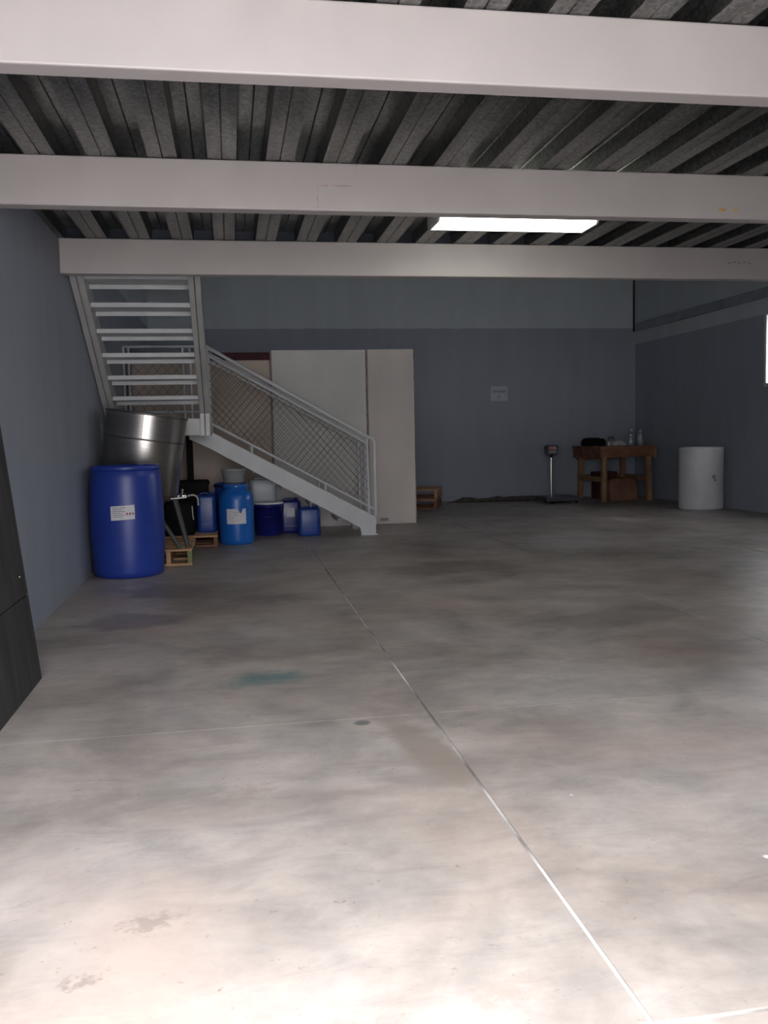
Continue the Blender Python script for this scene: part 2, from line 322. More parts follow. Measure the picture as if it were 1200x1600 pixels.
# window
w1 = bpy.data.objects.new('window_1', None); COL.objects.link(w1); struct(w1, 'bright window in the right wall'); w1.location = (XR, WY0, WZ0)
hw, hh = WY1-WY0, WZ1-WZ0
for a in ((0, hw, 0, 0.04), (0, hw, hh-0.04, hh)): B(0.0, 0.05, a[0], a[1], a[2], a[3]).build('window_frame', 'frame', w1)
for y in (0, hw/3, 2*hw/3, hw-0.04): B(0.0, 0.05, y, y+0.04, 0.04, hh-0.04).build('window_frame', 'frame', w1)
for k in range(3): B(0.012, 0.018, k*hw/3+0.04, (k+1)*hw/3+(0 if k < 2 else -0.04), 0.04, hh-0.04).build('pane', 'glass', w1)

w2 = bpy.data.objects.new('added_window', None); COL.objects.link(w2); struct(w2, 'unseen upper window added over the loading door to light the back wall'); w2.location = (UX0, YF-0.1, UZ0)  # added out of view so skylight reaches the rear of the hall
for a in ((0, 0.04), (UZ1-UZ0-0.04, UZ1-UZ0)): B(0, UX1-UX0, 0, 0.05, a[0], a[1]).build('window_frame', 'frame', w2)
for k in range(5):
    x = (UX1-UX0-0.04)*k/4; B(x, x+0.04, 0, 0.05, 0.04, UZ1-UZ0-0.04).build('window_frame', 'frame', w2)
    if k < 4: B(x+0.04, x+(UX1-UX0-0.04)/4, 0.022, 0.028, 0.04, UZ1-UZ0-0.04).build('pane', 'glass', w2)

# ---------------------------------------------------------------- mezzanine deck
PITCHR, X0R, DH = 0.3022, 0.006, 0.088
def deck_profile():                        # one rib, from the middle of one low flat to the next
    return [(0, .006), (.004, 0), (.074, 0), (.083, DH-.006), (.087, DH), (.146, DH), (.151, DH-.006), (.156, DH), (.215, DH), (.219, DH-.006), (.228, 0), (.298, 0), (.3022, .006)]
def deck_sheet(nr):
    top = []
    for r in range(nr):
        for (x, z) in deck_profile()[(1 if r else 0):]: top.append((x + r*PITCHR, z))
    y0, y1 = YF, 6.95
    mb = MB(); n = len(top); vs = [(x, y, z) for y in (y0, y1) for x, z in top] + [(x, y, z+0.002) for y in (y0, y1) for x, z in top]
    fs = [(i, i+1, n+i+1, n+i) for i in range(n-1)] + [(2*n+i, 3*n+i, 3*n+i+1, 2*n+i+1) for i in range(n-1)]
    fs += [(i, 2*n+i, 2*n+i+1, i+1) for i in range(n-1)] + [(n+i, n+i+1, 3*n+i+1, 3*n+i) for i in range(n-1)]
    mb.add(vs, fs); return mb
ce = struct(B(XL, XR, YF, 6.95, ZDECK+DH+0.003, ZMEZ).build('ceiling', 'concrete'), 'mezzanine slab on galvanised corrugated decking')
XD0 = X0R - 4*PITCHR
sheet_mesh = deck_sheet(3).mesh('deck_sheet'); sheet_mesh.materials.append(M['galv'])
for k in range(9):
    link('deck_sheet', sheet_mesh, ce, (XD0 + 3*PITCHR*k + 0.0, 0, ZDECK + (0.0012 if k % 2 else 0)))

B(XL, XR, 6.951, 6.957, ZDECK-0.0, ZMEZ).build('edge_plate', 'blacksteel', ce)

# beams
def beam(y, label, h=0.25, d=0.10):
    t = thing('steel_beam', label, 'beam', (XL+0.002, y, ZDECK-h), group='white painted mezzanine beams')
    L = XR-XL-0.004
    B(0, L, 0, d, 0, h).build('beam_body', 'beam', t, bevel=0.007)
    return t
beam(3.11, 'nearest and largest looking off-white steel beam, along the top of the photo')
b2 = beam(4.90, 'off-white steel beam with a rusty seam, in front of the lit lamp')
b3 = beam(6.85, 'off-white steel beam at the mezzanine edge, above the staircase')
bx = lambda x: x - XL - 0.002
sm = MB().box(bx(0.50), bx(0.715), -0.0015, 0.001, 0.128, 0.134).box(bx(0.50), bx(0.505), -0.0015, 0.001, 0.012, 0.13).box(bx(0.712), bx(0.716), -0.0015, 0.001, 0.134, 0.24)
sm.build('rust_seam', 'beamseam', b2)
ym = MB()
for x, w in ((2.845, 0.05), (2.93, 0.035)): ym.lathe([(w/2, 0), (w/2, 0.0015)], (0, 0, 0), 10)
for i, v in enumerate(ym.v): ym.v[i] = (v[0] + bx(2.845 if i < len(ym.v)//2 else 2.93), -v[2], v[1]*0.35+0.05)
ym.build('rust_mark', 'yellow', b2)
sc3 = MB()
for k in range(5): sc3.box(bx(4.03+0.045*k), bx(4.06+0.045*k), -0.001, 0.001, 0.125+0.006*(k % 2), 0.133+0.006*(k % 2))
sc3.build('pencil_scribble', 'print', b3)

# lamp
lp = thing('ceiling_lamp', 'lit fluorescent batten lamp under the deck behind the middle beam', 'lamp', (1.355, 5.86, ZDECK-0.012))
B(0, 1.09, -0.15, 0.17, -0.022, 0.012).build('housing', 'lampbody', lp, bevel=0.004)
MB().prism([(-0.145, -0.022), (0.165, -0.022), (0.16, -0.06), (0.14, -0.08), (-0.12, -0.08), (-0.14, -0.06)], 'x', 0.015, 1.075).build('diffuser', 'lamp', lp)
for x in (0.0, 1.075): MB().prism([(-0.15, -0.022), (0.17, -0.022), (0.164, -0.063), (0.142, -0.084), (-0.122, -0.084), (-0.144, -0.063)], 'x', x, x+0.015).build('end_cap', 'lampbody', lp)
pts = [(0.62+0.075*i, 5.86+0.02*math.sin(i*1.3), ZDECK-0.014-0.008*math.sin(i*0.9+1)) for i in range(11)]
tag(MB().tube(pts, 0.011, 6).build('power_cable', 'cable'), 'black power cable running along the deck to the lit lamp', 'cable')

# ---------------------------------------------------------------- staircase
st = thing('staircase', 'pale grey steel staircase with mesh railing and a half landing', 'staircase', (1.45, 9.7, 0))
def SP(mb, name, m, **k):                  # staircase part, modelled in room coordinates
    o = mb.build(name, m, st, **k); o.location = (-1.45, -9.7, 0); return o
YN, YFAR, ZL = 9.70, 10.42, 1.30           # near / far stringer faces, landing height
SL = 0.555
def ztop(x): return 0.202 + (1.53-x)*SL   # top edge of the lower stringers
for y0, y1 in ((YN, YN+0.05), (YFAR, YFAR+0.05)):
    SP(MB().prism([(1.545, 0.0), (1.385, 0.0), (1.37, 0.085), (-0.20, 0.975), (-0.43, 1.09), (-0.43, 1.285), (-0.42, ztop(-0.42)), (1.53, 0.205), (1.56, 0.16), (1.545, 0.09)], 'y', y0, y1), 'stringer', 'stair', bevel=0.004)
SP(MB().prism([(1.38, 0.0), (1.57, 0.0), (1.57, 0.012), (1.38, 0.012)], 'y', YN-0.012, YN+0.06), 'foot_plate', 'stair')
for k in range(6):
    z = 0.186*(k+1); x = 1.40 - 0.30*k
    SP(MB().box(x-0.27, x, YN+0.05, YFAR, z-0.006, z).box(x-0.006, x, YN+0.05, YFAR, z-0.035, z-0.006).box(x-0.27, x-0.264, YN+0.05, YFAR, z-0.035, z-0.006), 'tread', 'stair')
# upper flight, rising towards the camera
RISE, GO = 0.173, 0.28
ynear = lambda i: 8.64 - GO*i
slope = RISE/GO
def under(y): return 1.435 + (8.64-y)*slope
YE, YT = 8.80, 6.97
def channel(xa, xb):
    poly = [(YE, under(YE)), (YE, 1.13), (10.44, 1.13), (10.44, 1.285), (9.05, 1.285), (9.05, under(9.05)+0.26), (YT, under(YT)+0.26), (YT, under(YT))]
    return MB().prism(poly, 'x', xa, xb)
for xa, xb in ((-1.160, -1.112), (-1.106, -1.058), (-0.282, -0.239), (-0.233, -0.190)):
    SP(channel(xa, xb), 'stringer', 'stair2', bevel=0.003)
for xa, xb in ((-0.282, -0.239), (-0.233, -0.190)):
    SP(B(xa+0.001, xb-0.001, YE-0.006, YE, 1.125, under(YE)-0.002), 'end_plate', 'stair')
for i in range(7):
    y = ynear(i); z = 1.50 + RISE*i
    SP(MB().box(-1.058, -0.282, y, y+0.27, z-0.036, z-0.031).box(-1.058, -0.282, y, y+0.005, z-0.031, z).box(-1.058, -0.282, y+0.265, y+0.27, z-0.070, z-0.036), 'tread', 'stair')
SP(B(XL+0.01, -0.19, 9.05, 10.46, 1.286, 1.296), 'landing_plate', 'stair')
SP(B(-1.058, -0.282, 8.82, 8.87, 1.13, 1.285), 'landing_beam', 'stair2')
for (x, y) in ((-0.46, 10.36), (-1.11, 10.36)):
    SP(B(x-0.035, x+0.035, y-0.035, y+0.035, 0, 1.13), 'landing_post', 'black')
# railings of the lower flight
def zr(x, z1=1.07): return z1 + (1.485-x)*0.579
def wire_mesh(poly, plane_pt, to3d, step, r, cut, slopes=(1, -1)):
    (u0_, u1_, lo, hi) = poly; mb = MB()
    for s in slopes:
        c = -6.0
        while c < 8.0:
            pts = []; n = 160
            inside = None
            for k in range(n+1):
                u = u0_ + (u1_-u0_)*k/n; v = c + s*u*1.15
                ok = lo(u) <= v <= hi(u)
                if ok and inside is None: inside = (u, v)
                if ok: last = (u, v)
                if (not ok or k == n) and inside is not None:
                    if abs(last[0]-inside[0]) > 0.01: mb.tube([to3d(*inside), to3d(*last)], r, 4, cap=False)
                    inside = None
            c += step
    return mb
for yy, nm in ((YN+0.025, 'near'), (YFAR+0.025, 'far')):
    xt = -0.215
    SP(MB().tube([(xt, yy, zr(xt)), (0.6, yy, zr(0.6)), (1.47, yy, zr(1.47)), (1.525, yy, zr(1.485)-0.012), (1.545, yy, zr(1.485)-0.06), (1.548, yy, 0.20)], 0.019, 10), 'handrail', 'stair')
    SP(MB().tube([(xt, yy, zr(xt)-0.085), (1.468, yy, zr(1.468)-0.075)], 0.015, 8), 'mesh_rail', 'stair')
    SP(MB().tube([(xt, yy, 1.262), (1.545, yy, 0.275)], 0.014, 8), 'mesh_rail', 'stair')
    SP(MB().tube([(1.468, yy, zr(1.468)-0.02), (1.478, yy, 0.23)], 0.016, 8), 'rail_post', 'stair')
    SP(MB().tube([(xt, yy, 1.20), (xt, yy, zr(xt))], 0.016, 8), 'rail_post', 'stair')
    for x in (0.22, 1.0):
        zz = 1.262 + (x-xt)*(0.275-1.262)/(1.545-xt)
        SP(MB().tube([(x, yy, ztop(x)-0.02), (x, yy, zz)], 0.013, 8), 'rail_bracket', 'stair')
    lo = lambda u: 1.262 + (u+0.215)*(0.275-1.262)/1.76
    hi = lambda u: zr(u)-0.08
    wm = wire_mesh((xt, 1.47, lo, hi), None, lambda u, v: (u, yy, v), 0.088, 0.0030, None)
    o = SP(wm, 'wire_mesh', 'wire'); o['kind'] = 'stuff'
# landing guard along the rear edge
yg = 10.42
for x in (-1.145, -1.09, -0.50, -0.42): SP(MB().tube([(x, yg, 1.29), (x, yg, 2.13)], 0.014, 8), 'rail_post', 'stair')
for z in (2.13, 2.05, 1.40): SP(MB().tube([(-1.145, yg, z), (-0.215, yg, z)], 0.015, 8), 'landing_rail', 'stair')
o = SP(wire_mesh((-1.09, -0.50, lambda u: 1.40, lambda u: 2.05), None, lambda u, v: (u, yg, v), 0.12, 0.003, None), 'wire_mesh', 'wire'); o['kind'] = 'stuff'

# ---------------------------------------------------------------- big panels behind the stairs
YP = 10.85
def panel(name, label, x0, x1, h, m, y=YP, th=0.08):
    t = thing(name, label, 'panel', (x0, y, 0), group='insulated sheets standing behind the stairs')
    B(0.012, x1-x0-0.012, 0, th, 0.02, h-0.012).build('sheet', m, t, bevel=0.006)
    for x in (0.0, x1-x0-0.012): B(x, x+0.012, 0.004, th-0.004, 0, h).build('edge_trim', 'paneledge', t)
    B(0.012, x1-x0-0.012, 0.004, th-0.004, h-0.012, h).build('edge_trim', m, t); B(0.012, x1-x0-0.012, 0.004, th-0.004, 0, 0.02).build('edge_trim', m, t)
    return t
p1 = panel('wall_panel', 'wide white sheet panel standing behind the stair railing', 0.50, 1.650, 2.125, 'panel')
p2 = panel('wall_panel', 'narrow ivory panel at the right end, with a small grey vent plate', 1.655, 2.245, 2.13, 'panel2')
B(0.13, 0.235, -0.006, 0.0, 0.035, 0.075).build('vent_plate', 'vent', p2, bevel=0.003)
p3 = panel('wall_panel', 'beige panel standing under the stair landing, lower than its white neighbour', -1.12, 0.495, 2.01, 'panel3', y=YP+0.02)
tag(B(-1.12, 0.495, 0, 0.06, 0, 2.11).build('maroon_panel', 'maroon', loc=(0, YP+0.11, 0), bevel=0.004), 'maroon board showing its top edge above the beige panel', 'panel')

# ---------------------------------------------------------------- leaning dark board
lb = thing('leaning_board', 'dark stained wooden board leaning against the left wall', 'board', (-0.905, 3.0, 0)); lb.rotation_euler = (0, -0.101, 0)
for z0, z1, x in ((0.0, 0.40, 0), (0.404, 2.2, 0.0)): B(-0.03, x, 0, 1.31, z0, z1).build('plank', 'board', lb, bevel=0.004)
MB().lathe([(0.006, 0), (0.006, 0.003), (0.003, 0.004)], n=10).build('screw', 'chrome', lb, (0.0, 1.20, 0.50), (0, PI/2, 0))

# ---------------------------------------------------------------- drums, cans, buckets
def curved_label(r, zc, w, h, ang, torn=False, tilt=0.0, n=10):
    mb = MB(); vs = []; fs = []
    for k in range(n+1):
        t = -w/2 + w*k/n; a = ang + t/r
        hi_ = h/2
        if torn and 0.62 < k/n < 0.78: hi_ = h*0.22
        for z in (-h/2, hi_): vs.append(((r)*math.cos(a), (r)*math.sin(a), zc+z+tilt*t))
    fs = [(2*k, 2*k+2, 2*k+3, 2*k+1) for k in range(n)]
    mb.add(vs, fs); return mb
def print_lines(r, zc, ang, rows):          # rows: t0, t1, z0, z1
    mb = MB()
    for t0, t1, z0, z1 in rows:
        n = 4; vs = []
        for k in range(n+1):
            a = ang + (t0+(t1-t0)*k/n)/r
            for z in (z0, z1): vs.append((r*math.cos(a), r*math.sin(a), zc+z))
        mb.add(vs, [(2*k, 2*k+2, 2*k+3, 2*k+1) for k in range(n)])
    return mb
def face_angle(x, y, off=0.0): return math.atan2(-y, -x) + off

# large tight-head drum
dx, dy = -0.852, 7.53
d = thing('plastic_drum', 'large royal blue plastic drum with a white label, by the left wall', 'drum', (dx, dy, 0))
R = 0.283
MB().lathe([(R-0.035, 0), (R-0.012, 0.012), (R-0.004, 0.05), (R+0.002, 0.16), (R+0.010, 0.30), (R+0.011, 0.45), (R+0.008, 0.60), (R+0.002, 0.72), (R-0.005, 0.80), (R-0.012, 0.846), (R-0.020, 0.858)], n=56).build('body', 'drumblue', d)
MB().lathe([(R-0.028, 0.85), (R-0.010, 0.856), (R-0.006, 0.866), (R-0.006, 0.888), (R-0.012, 0.895), (R-0.022, 0.892), (R-0.026, 0.872), (R-0.05, 0.868)], n=56).build('rim', 'drumblue', d)
for a in (0.9, 4.0): MB().lathe([(0.035, 0.866), (0.035, 0.888), (0.025, 0.892)], (0.17*math.cos(a), 0.17*math.sin(a), 0), 16).build('bung', 'printred' if a > 3 else 'drumblue', d)
fa = face_angle(dx, dy, -0.12)
lab = curved_label(R+0.0135, 0.53, 0.185, 0.112, fa, tilt=0.05).build('label', 'label', d)
print_lines(R+0.0145, 0.53, fa, [(-0.078, 0.02-0.02*(i % 2), 0.036-0.014*i, 0.042-0.014*i) for i in range(6)]).build('printed_text', 'print', lab)
print_lines(R+0.0145, 0.53, fa, [(0.028+0.022*i, 0.041+0.022*i, -0.018, 0.0) for i in range(3)]).build('hazard_symbols', 'printred', lab)

def open_drum(label, x, y, r, h, m, ring='blacksteel', lid=None, neck=False):
    t = thing('plastic_drum', label, 'drum', (x, y, 0))
    if neck:
        MB().lathe([(r-0.02, 0), (r-0.006, 0.012), (r, 0.05), (r, h*0.72), (r-0.006, h*0.80), (r-0.03, h*0.87), (r-0.055, h*0.905), (r-0.062, h*0.92), (r-0.062, h*0.95)], n=40).build('body', m, t)
        MB().lathe([(r-0.05, h*0.935), (r-0.046, h*0.94), (r-0.046, h*0.985), (r-0.055, h), (r-0.09, h)], n=40).build('lid', m, t)
        MB().lathe([(0.012, 0), (0.012, 0.008)], (0, -(r-0.05), h*0.965-0.004), 10).build('lid_stud', 'white', t)
    else:
        MB().lathe([(r-0.02, 0), (r-0.004, 0.012), (r-0.002, 0.05), (r, h*0.4), (r, h*0.93)], n=40).build('body', m, t)
        MB().lathe([(r+0.006, h*0.93), (r+0.014, h*0.935), (r+0.014, h*0.965), (r+0.006, h*0.972)], n=40).build('lever_ring', ring, t)
        MB().lathe([(r+0.002, h*0.965), (r+0.004, h*0.99), (r-0.01, h), (r-0.03, h), (r-0.036, h-0.012)], n=40).build('lid', m, t)
        MB().box(-r-0.035, -r-0.012, -0.05, 0.05, h*0.935, h*0.955).build('lever', ring, t)
    return t
bd = open_drum('bright blue drum with a torn white label, standing in front of the other blue drums', 0.035, 9.42, 0.178, 0.62, 'bright', neck=True)
fa2 = face_angle(0.035, 9.42, -0.02)
lab = curved_label(0.1795, 0.295, 0.205, 0.155, fa2, torn=True, n=12).build('label', 'label', bd)
print_lines(0.1802, 0.295, fa2, [(-0.03, 0.02, 0.036-0.022*i, 0.040-0.022*i) for i in range(2)]).build('printed_text', 'print', lab)
open_drum('blue drum with a dark lever ring behind the bright blue drum', -0.02, 9.93, 0.168, 0.61, 'canblue')

def bucket(name, label, x, y, z, r0_, r1_, h, m, lid=None, cat='bucket'):
    t = thing(name, label, cat, (x, y, z))
    MB().lathe([(r0_-0.008, 0), (r0_, 0.006), (r1_, h*0.86), (r1_+0.008, h*0.865), (r1_+0.008, h*0.89), (r1_+0.001, h*0.895), (r1_+0.002, h*0.95)], n=36).build('body', m, t)
    MB().lathe([(r1_+0.010, h*0.94), (r1_+0.012, h*0.985), (r1_+0.004, h), (r1_-0.012, h), (r1_-0.016, h-0.008)], n=36).build('lid', lid or m, t)
    pts = [((r1_+0.012)*math.cos(a), -(r1_+0.012)*math.sin(a)*0.9-0.004, h*0.86-0.11*math.sin(a)*min(1, h/0.3)) for a in [PI*k/12 for k in range(13)]]
    MB().tube(pts, 0.0035, 5).build('handle', m, t)
    return t
bucket('paint_bucket', 'small milky plastic bucket standing on the lidded blue drum', 0.02, 9.95, 0.61, 0.115, 0.128, 0.15, 'milky2')
bucket('pail', 'navy plastic pail with a pale lid, under the stairs beneath the milky jerrycan', 0.385, 10.12, 0, 0.148, 0.163, 0.375, 'navy', 'white', cat='pail')

def jerrycan(label, x, y, z, w, dpt, h, m, rz=0, lab=False, name='jerrycan'):
    t = thing(name, label, 'jerrycan', (x, y, z), rz)
    hx, hy = w/2, dpt/2; hb = h*0.93
    MB().loft([(0, hx*0.86, hy*0.86, .03), (0.012, hx*0.96, hy*0.96, .04), (0.03, hx, hy, .045), (hb*0.5, hx*1.0, hy*1.0, .045), (hb*0.93, hx, hy, .045), (hb*0.985, hx*0.93, hy*0.93, .045), (hb, hx*0.80, hy*0.80, .04)]).build('body', m, t)
    MB().tube([(-hx*0.62, 0, hb-0.008), (-hx*0.58, 0, h*0.96), (-hx*0.40, 0, h*0.975), (hx*0.05, 0, h*0.975), (hx*0.20, 0, h*0.96), (hx*0.24, 0, hb-0.008)], 0.010, 8).build('handle', m, t)
    c = MB().lathe([(0.024, hb-0.004), (0.024, hb+0.005), (0.030, hb+0.006), (0.030, h*0.99), (0.024, h)], (hx*0.58, 0, 0), 18).build('cap', m, t)
    for s in (-1, 1):
        B(-hx*0.55, hx*0.55, s*hy-0.003 if s > 0 else -hy-0.003, s*hy+0.003 if s > 0 else -hy+0.003, hb*0.2, hb*0.24).build('moulded_rib', m, t, bevel=0.002)
    if lab: 
        l_ = B(-0.045, 0.045, -hy-0.003, -hy+0.001, hb*0.50, hb*0.76).build('label', 'label', t)
    return t

# ---------------------------------------------------------------- pallets
def pallet(label, x, y, z, w, dpt, h, nstr, rz=0, mats=('wood', 'wood', 'wood'), green=False, nb=6):
    t = thing('pallet', label, 'pallet', (x, y, z), rz)
    bt = 0.02
    for k in range(nstr):
        xx = (w-0.04)*k/(nstr-1)
        B(xx, xx+0.04, 0, dpt, bt, h-bt).build('stringer', 'woodgreen' if green and k == nstr-1 else mats[1], t, bevel=0.003)
    for k in range(nb):
        ww = dpt/nb*0.72; yy = (dpt-ww)*k/(nb-1)
        B(0, w, yy, yy+ww, h-bt, h).build('top_board', mats[0], t, bevel=0.003)
    for k in range(3):
        ww = 0.09; yy = (dpt-ww)*k/2
        B(0, w, yy, yy+ww, 0, bt).build('bottom_board', mats[2], t, bevel=0.003)
    return t
pallet('wooden pallet with a green end block, right behind the large blue drum', -1.13, 7.90, 0, 0.765, 0.86, 0.145, 5, green=True)
pallet('wooden pallet under the blue jerrycan and black canister', -0.98, 9.22, 0, 0.815, 0.52, 0.115, 3, mats=('wood', 'woodred', 'woodred'))
jerrycan('blue jerrycan standing on the pallet beside the chrome valve', -0.275, 9.58, 0.115, 0.20, 0.18, 0.42, 'canblue')
jerrycan('milky translucent jerrycan standing on top of the navy pail', 0.335, 10.12, 0.375, 0.285, 0.17, 0.27, 'milky')
jerrycan('blue jerrycan with a small white label, behind the navy pail', 0.645, 10.30, 0, 0.24, 0.20, 0.40, 'navy', lab=True)
jerrycan('blue jerrycan nearest the stair foot, under the stringer', 0.825, 9.90, 0, 0.245, 0.21, 0.330, 'canblue')
jerrycan('black jerrycan half hidden between the bright blue drum and the navy pail', 0.125, 10.25, 0, 0.13, 0.18, 0.36, 'black', name='black_can')

# black canister with chrome valve
bc = thing('black_canister', 'black canister with a chrome valve and bent spout, on the rear pallet', 'canister', (-0.545, 9.42, 0.115))
MB().loft([(0, 0.14, 0.12, .03), (0.015, 0.155, 0.13, .04), (0.30, 0.155, 0.13, .04), (0.335, 0.14, 0.115, .04), (0.35, 0.10, 0.09, .04)]).build('body', 'black', bc)
v = MB().lathe([(0.014, -0.075), (0.026, -0.072), (0.026, -0.05), (0.020, -0.045), (0.034, -0.02), (0.034, 0.02), (0.020, 0.045), (0.026, 0.05), (0.026, 0.072), (0.014, 0.075)], n=16).build('valve', 'chrome', bc, (0.04, -0.06, 0.40), (0, PI/2, 0))
MB().lathe([(0.012, 0.03), (0.010, 0.05), (0.018, 0.055), (0.014, 0.07), (0.004, 0.078)], n=12).build('valve_stem', 'chrome', v, (0, 0, 0), (0, -PI/2, 0))
MB().lathe([(0.018, 0.0), (0.018, 0.055)], (0.04, -0.06, 0.34), 12).build('neck', 'black', bc)
MB().tube([(0.11, -0.06, 0.405), (0.15, -0.06, 0.407), (0.178, -0.06, 0.395), (0.192, -0.06, 0.37), (0.195, -0.06, 0.30)], 0.009, 8).build('spout', 'pvc', bc)
MB().tube([(-0.03, -0.06, 0.40), (-0.045, -0.06, 0.37), (-0.06, -0.07, 0.345)], 0.009, 8).build('lever', 'chrome', bc)
MB().tube([(0.135, -0.132, 0.30), (0.138, -0.135, 0.22), (0.145, -0.133, 0.16)], 0.006, 6).build('sight_tube', 'pvc', bc)
# dark bin behind it
db = thing('black_bin', 'tall black plastic bin behind the canister, under the landing', 'bin', (-0.44, 9.96, 0.0))
MB().loft([(0, 0.15, 0.12, .02), (0.02, 0.16, 0.13, .025), (0.60, 0.185, 0.15, .03)]).build('body', 'black', db)
MB().loft([(0.60, 0.195, 0.16, .03), (0.63, 0.195, 0.16, .03), (0.645, 0.17, 0.14, .03)]).build('lid', 'black', db)

# ---------------------------------------------------------------- stainless tank on a stand
tk = thing('steel_tank', 'tilted stainless steel tank on grey legs behind the large blue drum', 'tank', (-0.765, 8.22, 0.150))
TR = 0.343; tilt = (0, 0.150, 0); off = (-0.082, 0, 0.33)
def TK(mb, name, m, **k): return mb.build(name, m, tk, off, tilt, **k)
TK(MB().lathe([(TR-0.005, 0.16), (TR, 0.165), (TR, 0.625)], n=64, cap=False), 'lower_shell', 'steel')
TK(MB().lathe([(TR-0.002, 0.62), (TR+0.005, 0.622), (TR+0.005, 0.634), (TR-0.002, 0.636)], n=64, cap=False), 'seam_band', 'steeldark')
TK(MB().lathe([(TR+0.002, 0.632), (TR+0.006, 0.84)], n=64, cap=False), 'upper_shell', 'steel')
TK(MB().lathe([(TR+0.004, 0.838), (TR+0.014, 0.842), (TR+0.014, 0.856), (TR-0.004, 0.858), (TR-0.012, 0.842)], n=64, cap=False), 'rim', 'steeldark')
TK(MB().lathe([(TR-0.01, 0.845), (TR-0.05, 0.852), (0.02, 0.87)], n=64), 'lid', 'steeldark')
TK(MB().tube([(TR-0.16, -0.16, 0.86), (TR-0.155, -0.16, 0.90), (TR-0.11, -0.16, 0.905), (TR-0.10, -0.16, 0.86)], 0.006, 6), 'lid_handle', 'steeldark')
TK(MB().lathe([(TR-0.004, 0.162), (TR-0.03, 0.12), (0.08, 0.03), (0.05, 0.02), (0.05, -0.04)], n=64), 'cone_base', 'steel')
TK(B(0.0, 0.004, -TR-0.008, -TR, 0.636, 0.838), 'weld_seam', 'steeldark')
for (a, b_) in (((0.265, -0.30, 0.44), (0.365, -0.27, 0.006)), ((0.13, -0.33, 0.30), (0.30, -0.31, 0.006)), ((-0.25, -0.24, 0.38), (-0.33, -0.26, 0.006)), ((0.24, 0.24, 0.42), (0.33, 0.27, 0.006)), ((-0.25, 0.24, 0.36), (-0.32, 0.27, 0.006))):
    MB().tube([a, b_], 0.019, 10).build('leg', 'greyleg', tk)
MB().tube([(0.24, -0.33, 0.435), (0.375, -0.33, 0.445)], 0.011, 8).build('side_bar', 'steel', tk)

# ---------------------------------------------------------------- rear: pallets, rag, scale, bench, white drum
for k, lbx in ((0, 'lower of two stacked pallets at the end of the ivory panel'), (1, 'upper of two stacked pallets at the end of the ivory panel')):
    pallet(lbx, 2.10+0.01*k, 12.95-0.01*k, 0.145*k, 0.86, 0.75, 0.145, 3, rz=-0.33, mats=('wood', 'woodred' if k == 0 else 'wood', 'woodred'))
# rag roll
rings = []; n = 12
for i in range(61):
    t = i/60; x = 3.35 + 1.75*t; e = min(1, t*7, (1-t)*7)
    h = 0.012 + 0.065*e*(0.55+0.6*noise.noise((x*3.1, 0.3, 0))+0.25*t); wd = 0.03+0.09*e*(0.8+0.5*noise.noise((x*2.3, 5, 0))); yc = 13.72 + 0.06*math.sin(t*5) + 0.02*noise.noise((x*4, 9, 1))
    rings.append([(x, yc+wd*math.cos(2*PI*k/n), max(0.0, h*(0.5+0.5*math.sin(2*PI*k/n))*(1+0.3*noise.noise((x*9, k, 2))))) for k in range(n)])
tag(MB().rings(rings).build('rolled_tarp', 'dirt'), 'low dark rolled tarp lying along the foot of the back wall', 'tarp')
# scale
s_ = thing('platform_scale', 'platform weighing scale with a pole-mounted readout near the bench', 'scale', (4.97, 13.10, 0))
B(-0.30, 0.22, -0.22, 0.24, 0.035, 0.10).build('platform', 'scalehead', s_, bevel=0.008)
B(-0.20, 0.20, -0.16, 0.20, 0.02, 0.035).build('base_frame', 'black', s_)
for x in (-0.18, 0.20):
    for y in (-0.14, 0.18): MB().lathe([(0.025, 0), (0.025, 0.02)], (x, y, 0), 12).build('foot', 'black', s_)
MB().tube([(-0.075, 0.20, 0.085), (-0.075, 0.20, 0.70)], 0.019, 12).build('pole', 'chrome', s_)
hd = MB().loft([(-0.075, 0.085, 0.03, .02), (-0.06, 0.10, 0.04, .03), (0.055, 0.11, 0.045, .03), (0.075, 0.10, 0.035, .03)]).build('readout', 'scalehead', s_, (-0.075, 0.18, 0.80), (-0.25, 0, 0))
B(-0.055, 0.055, -0.048, -0.043, -0.005, 0.045).build('display', 'red', hd); B(-0.06, 0.06, -0.046, -0.042, -0.055, -0.022).build('keypad', 'vent', hd)
MB().tube([(-0.075, 0.20, 0.69), (-0.075, 0.19, 0.75)], 0.026, 10).build('bracket', 'black', s_)

# workbench
wb = thing('workbench', 'rough brown wooden bench in the rear right corner', 'table', (5.96, 13.38, 0))
LX, LY = 0.37, 0.50
for sx, sy in ((-1, -1), (1, -1), (-1, 1), (1, 1)):
    MB().bar((sx*LX, sy*LY*0.94, 0), (sx*LX*0.96, sy*LY*0.9, 0.80), 0.075, 0.075, (0, 1, 0)).build('leg', 'woodtable', wb, bevel=0.004)
for k in range(5):
    y0 = -0.56 + 0.226*k; B(-0.47, 0.47, y0, y0+0.216, 0.80, 0.845).build('top_plank', 'woodred', wb, bevel=0.004)
B(-0.41, 0.41, -0.54, -0.505, 0.68, 0.80).build('apron', 'woodred', wb); B(-0.41, 0.41, 0.505, 0.54, 0.62, 0.80).build('apron', 'woodred', wb)
B(-0.455, -0.42, -0.55, 0.55, 0.66, 0.80).build('apron', 'woodred', wb); B(0.42, 0.455, -0.55, 0.55, 0.66, 0.80).build('apron', 'woodtable', wb)
for x in (-0.405, 0.37): B(x, x+0.035, -0.50, 0.50, 0.30, 0.38).build('stretcher', 'woodtable', wb)
B(-0.36, 0.36, 0.44, 0.475, 0.30, 0.38).build('stretcher', 'woodred', wb)
zt = 0.845
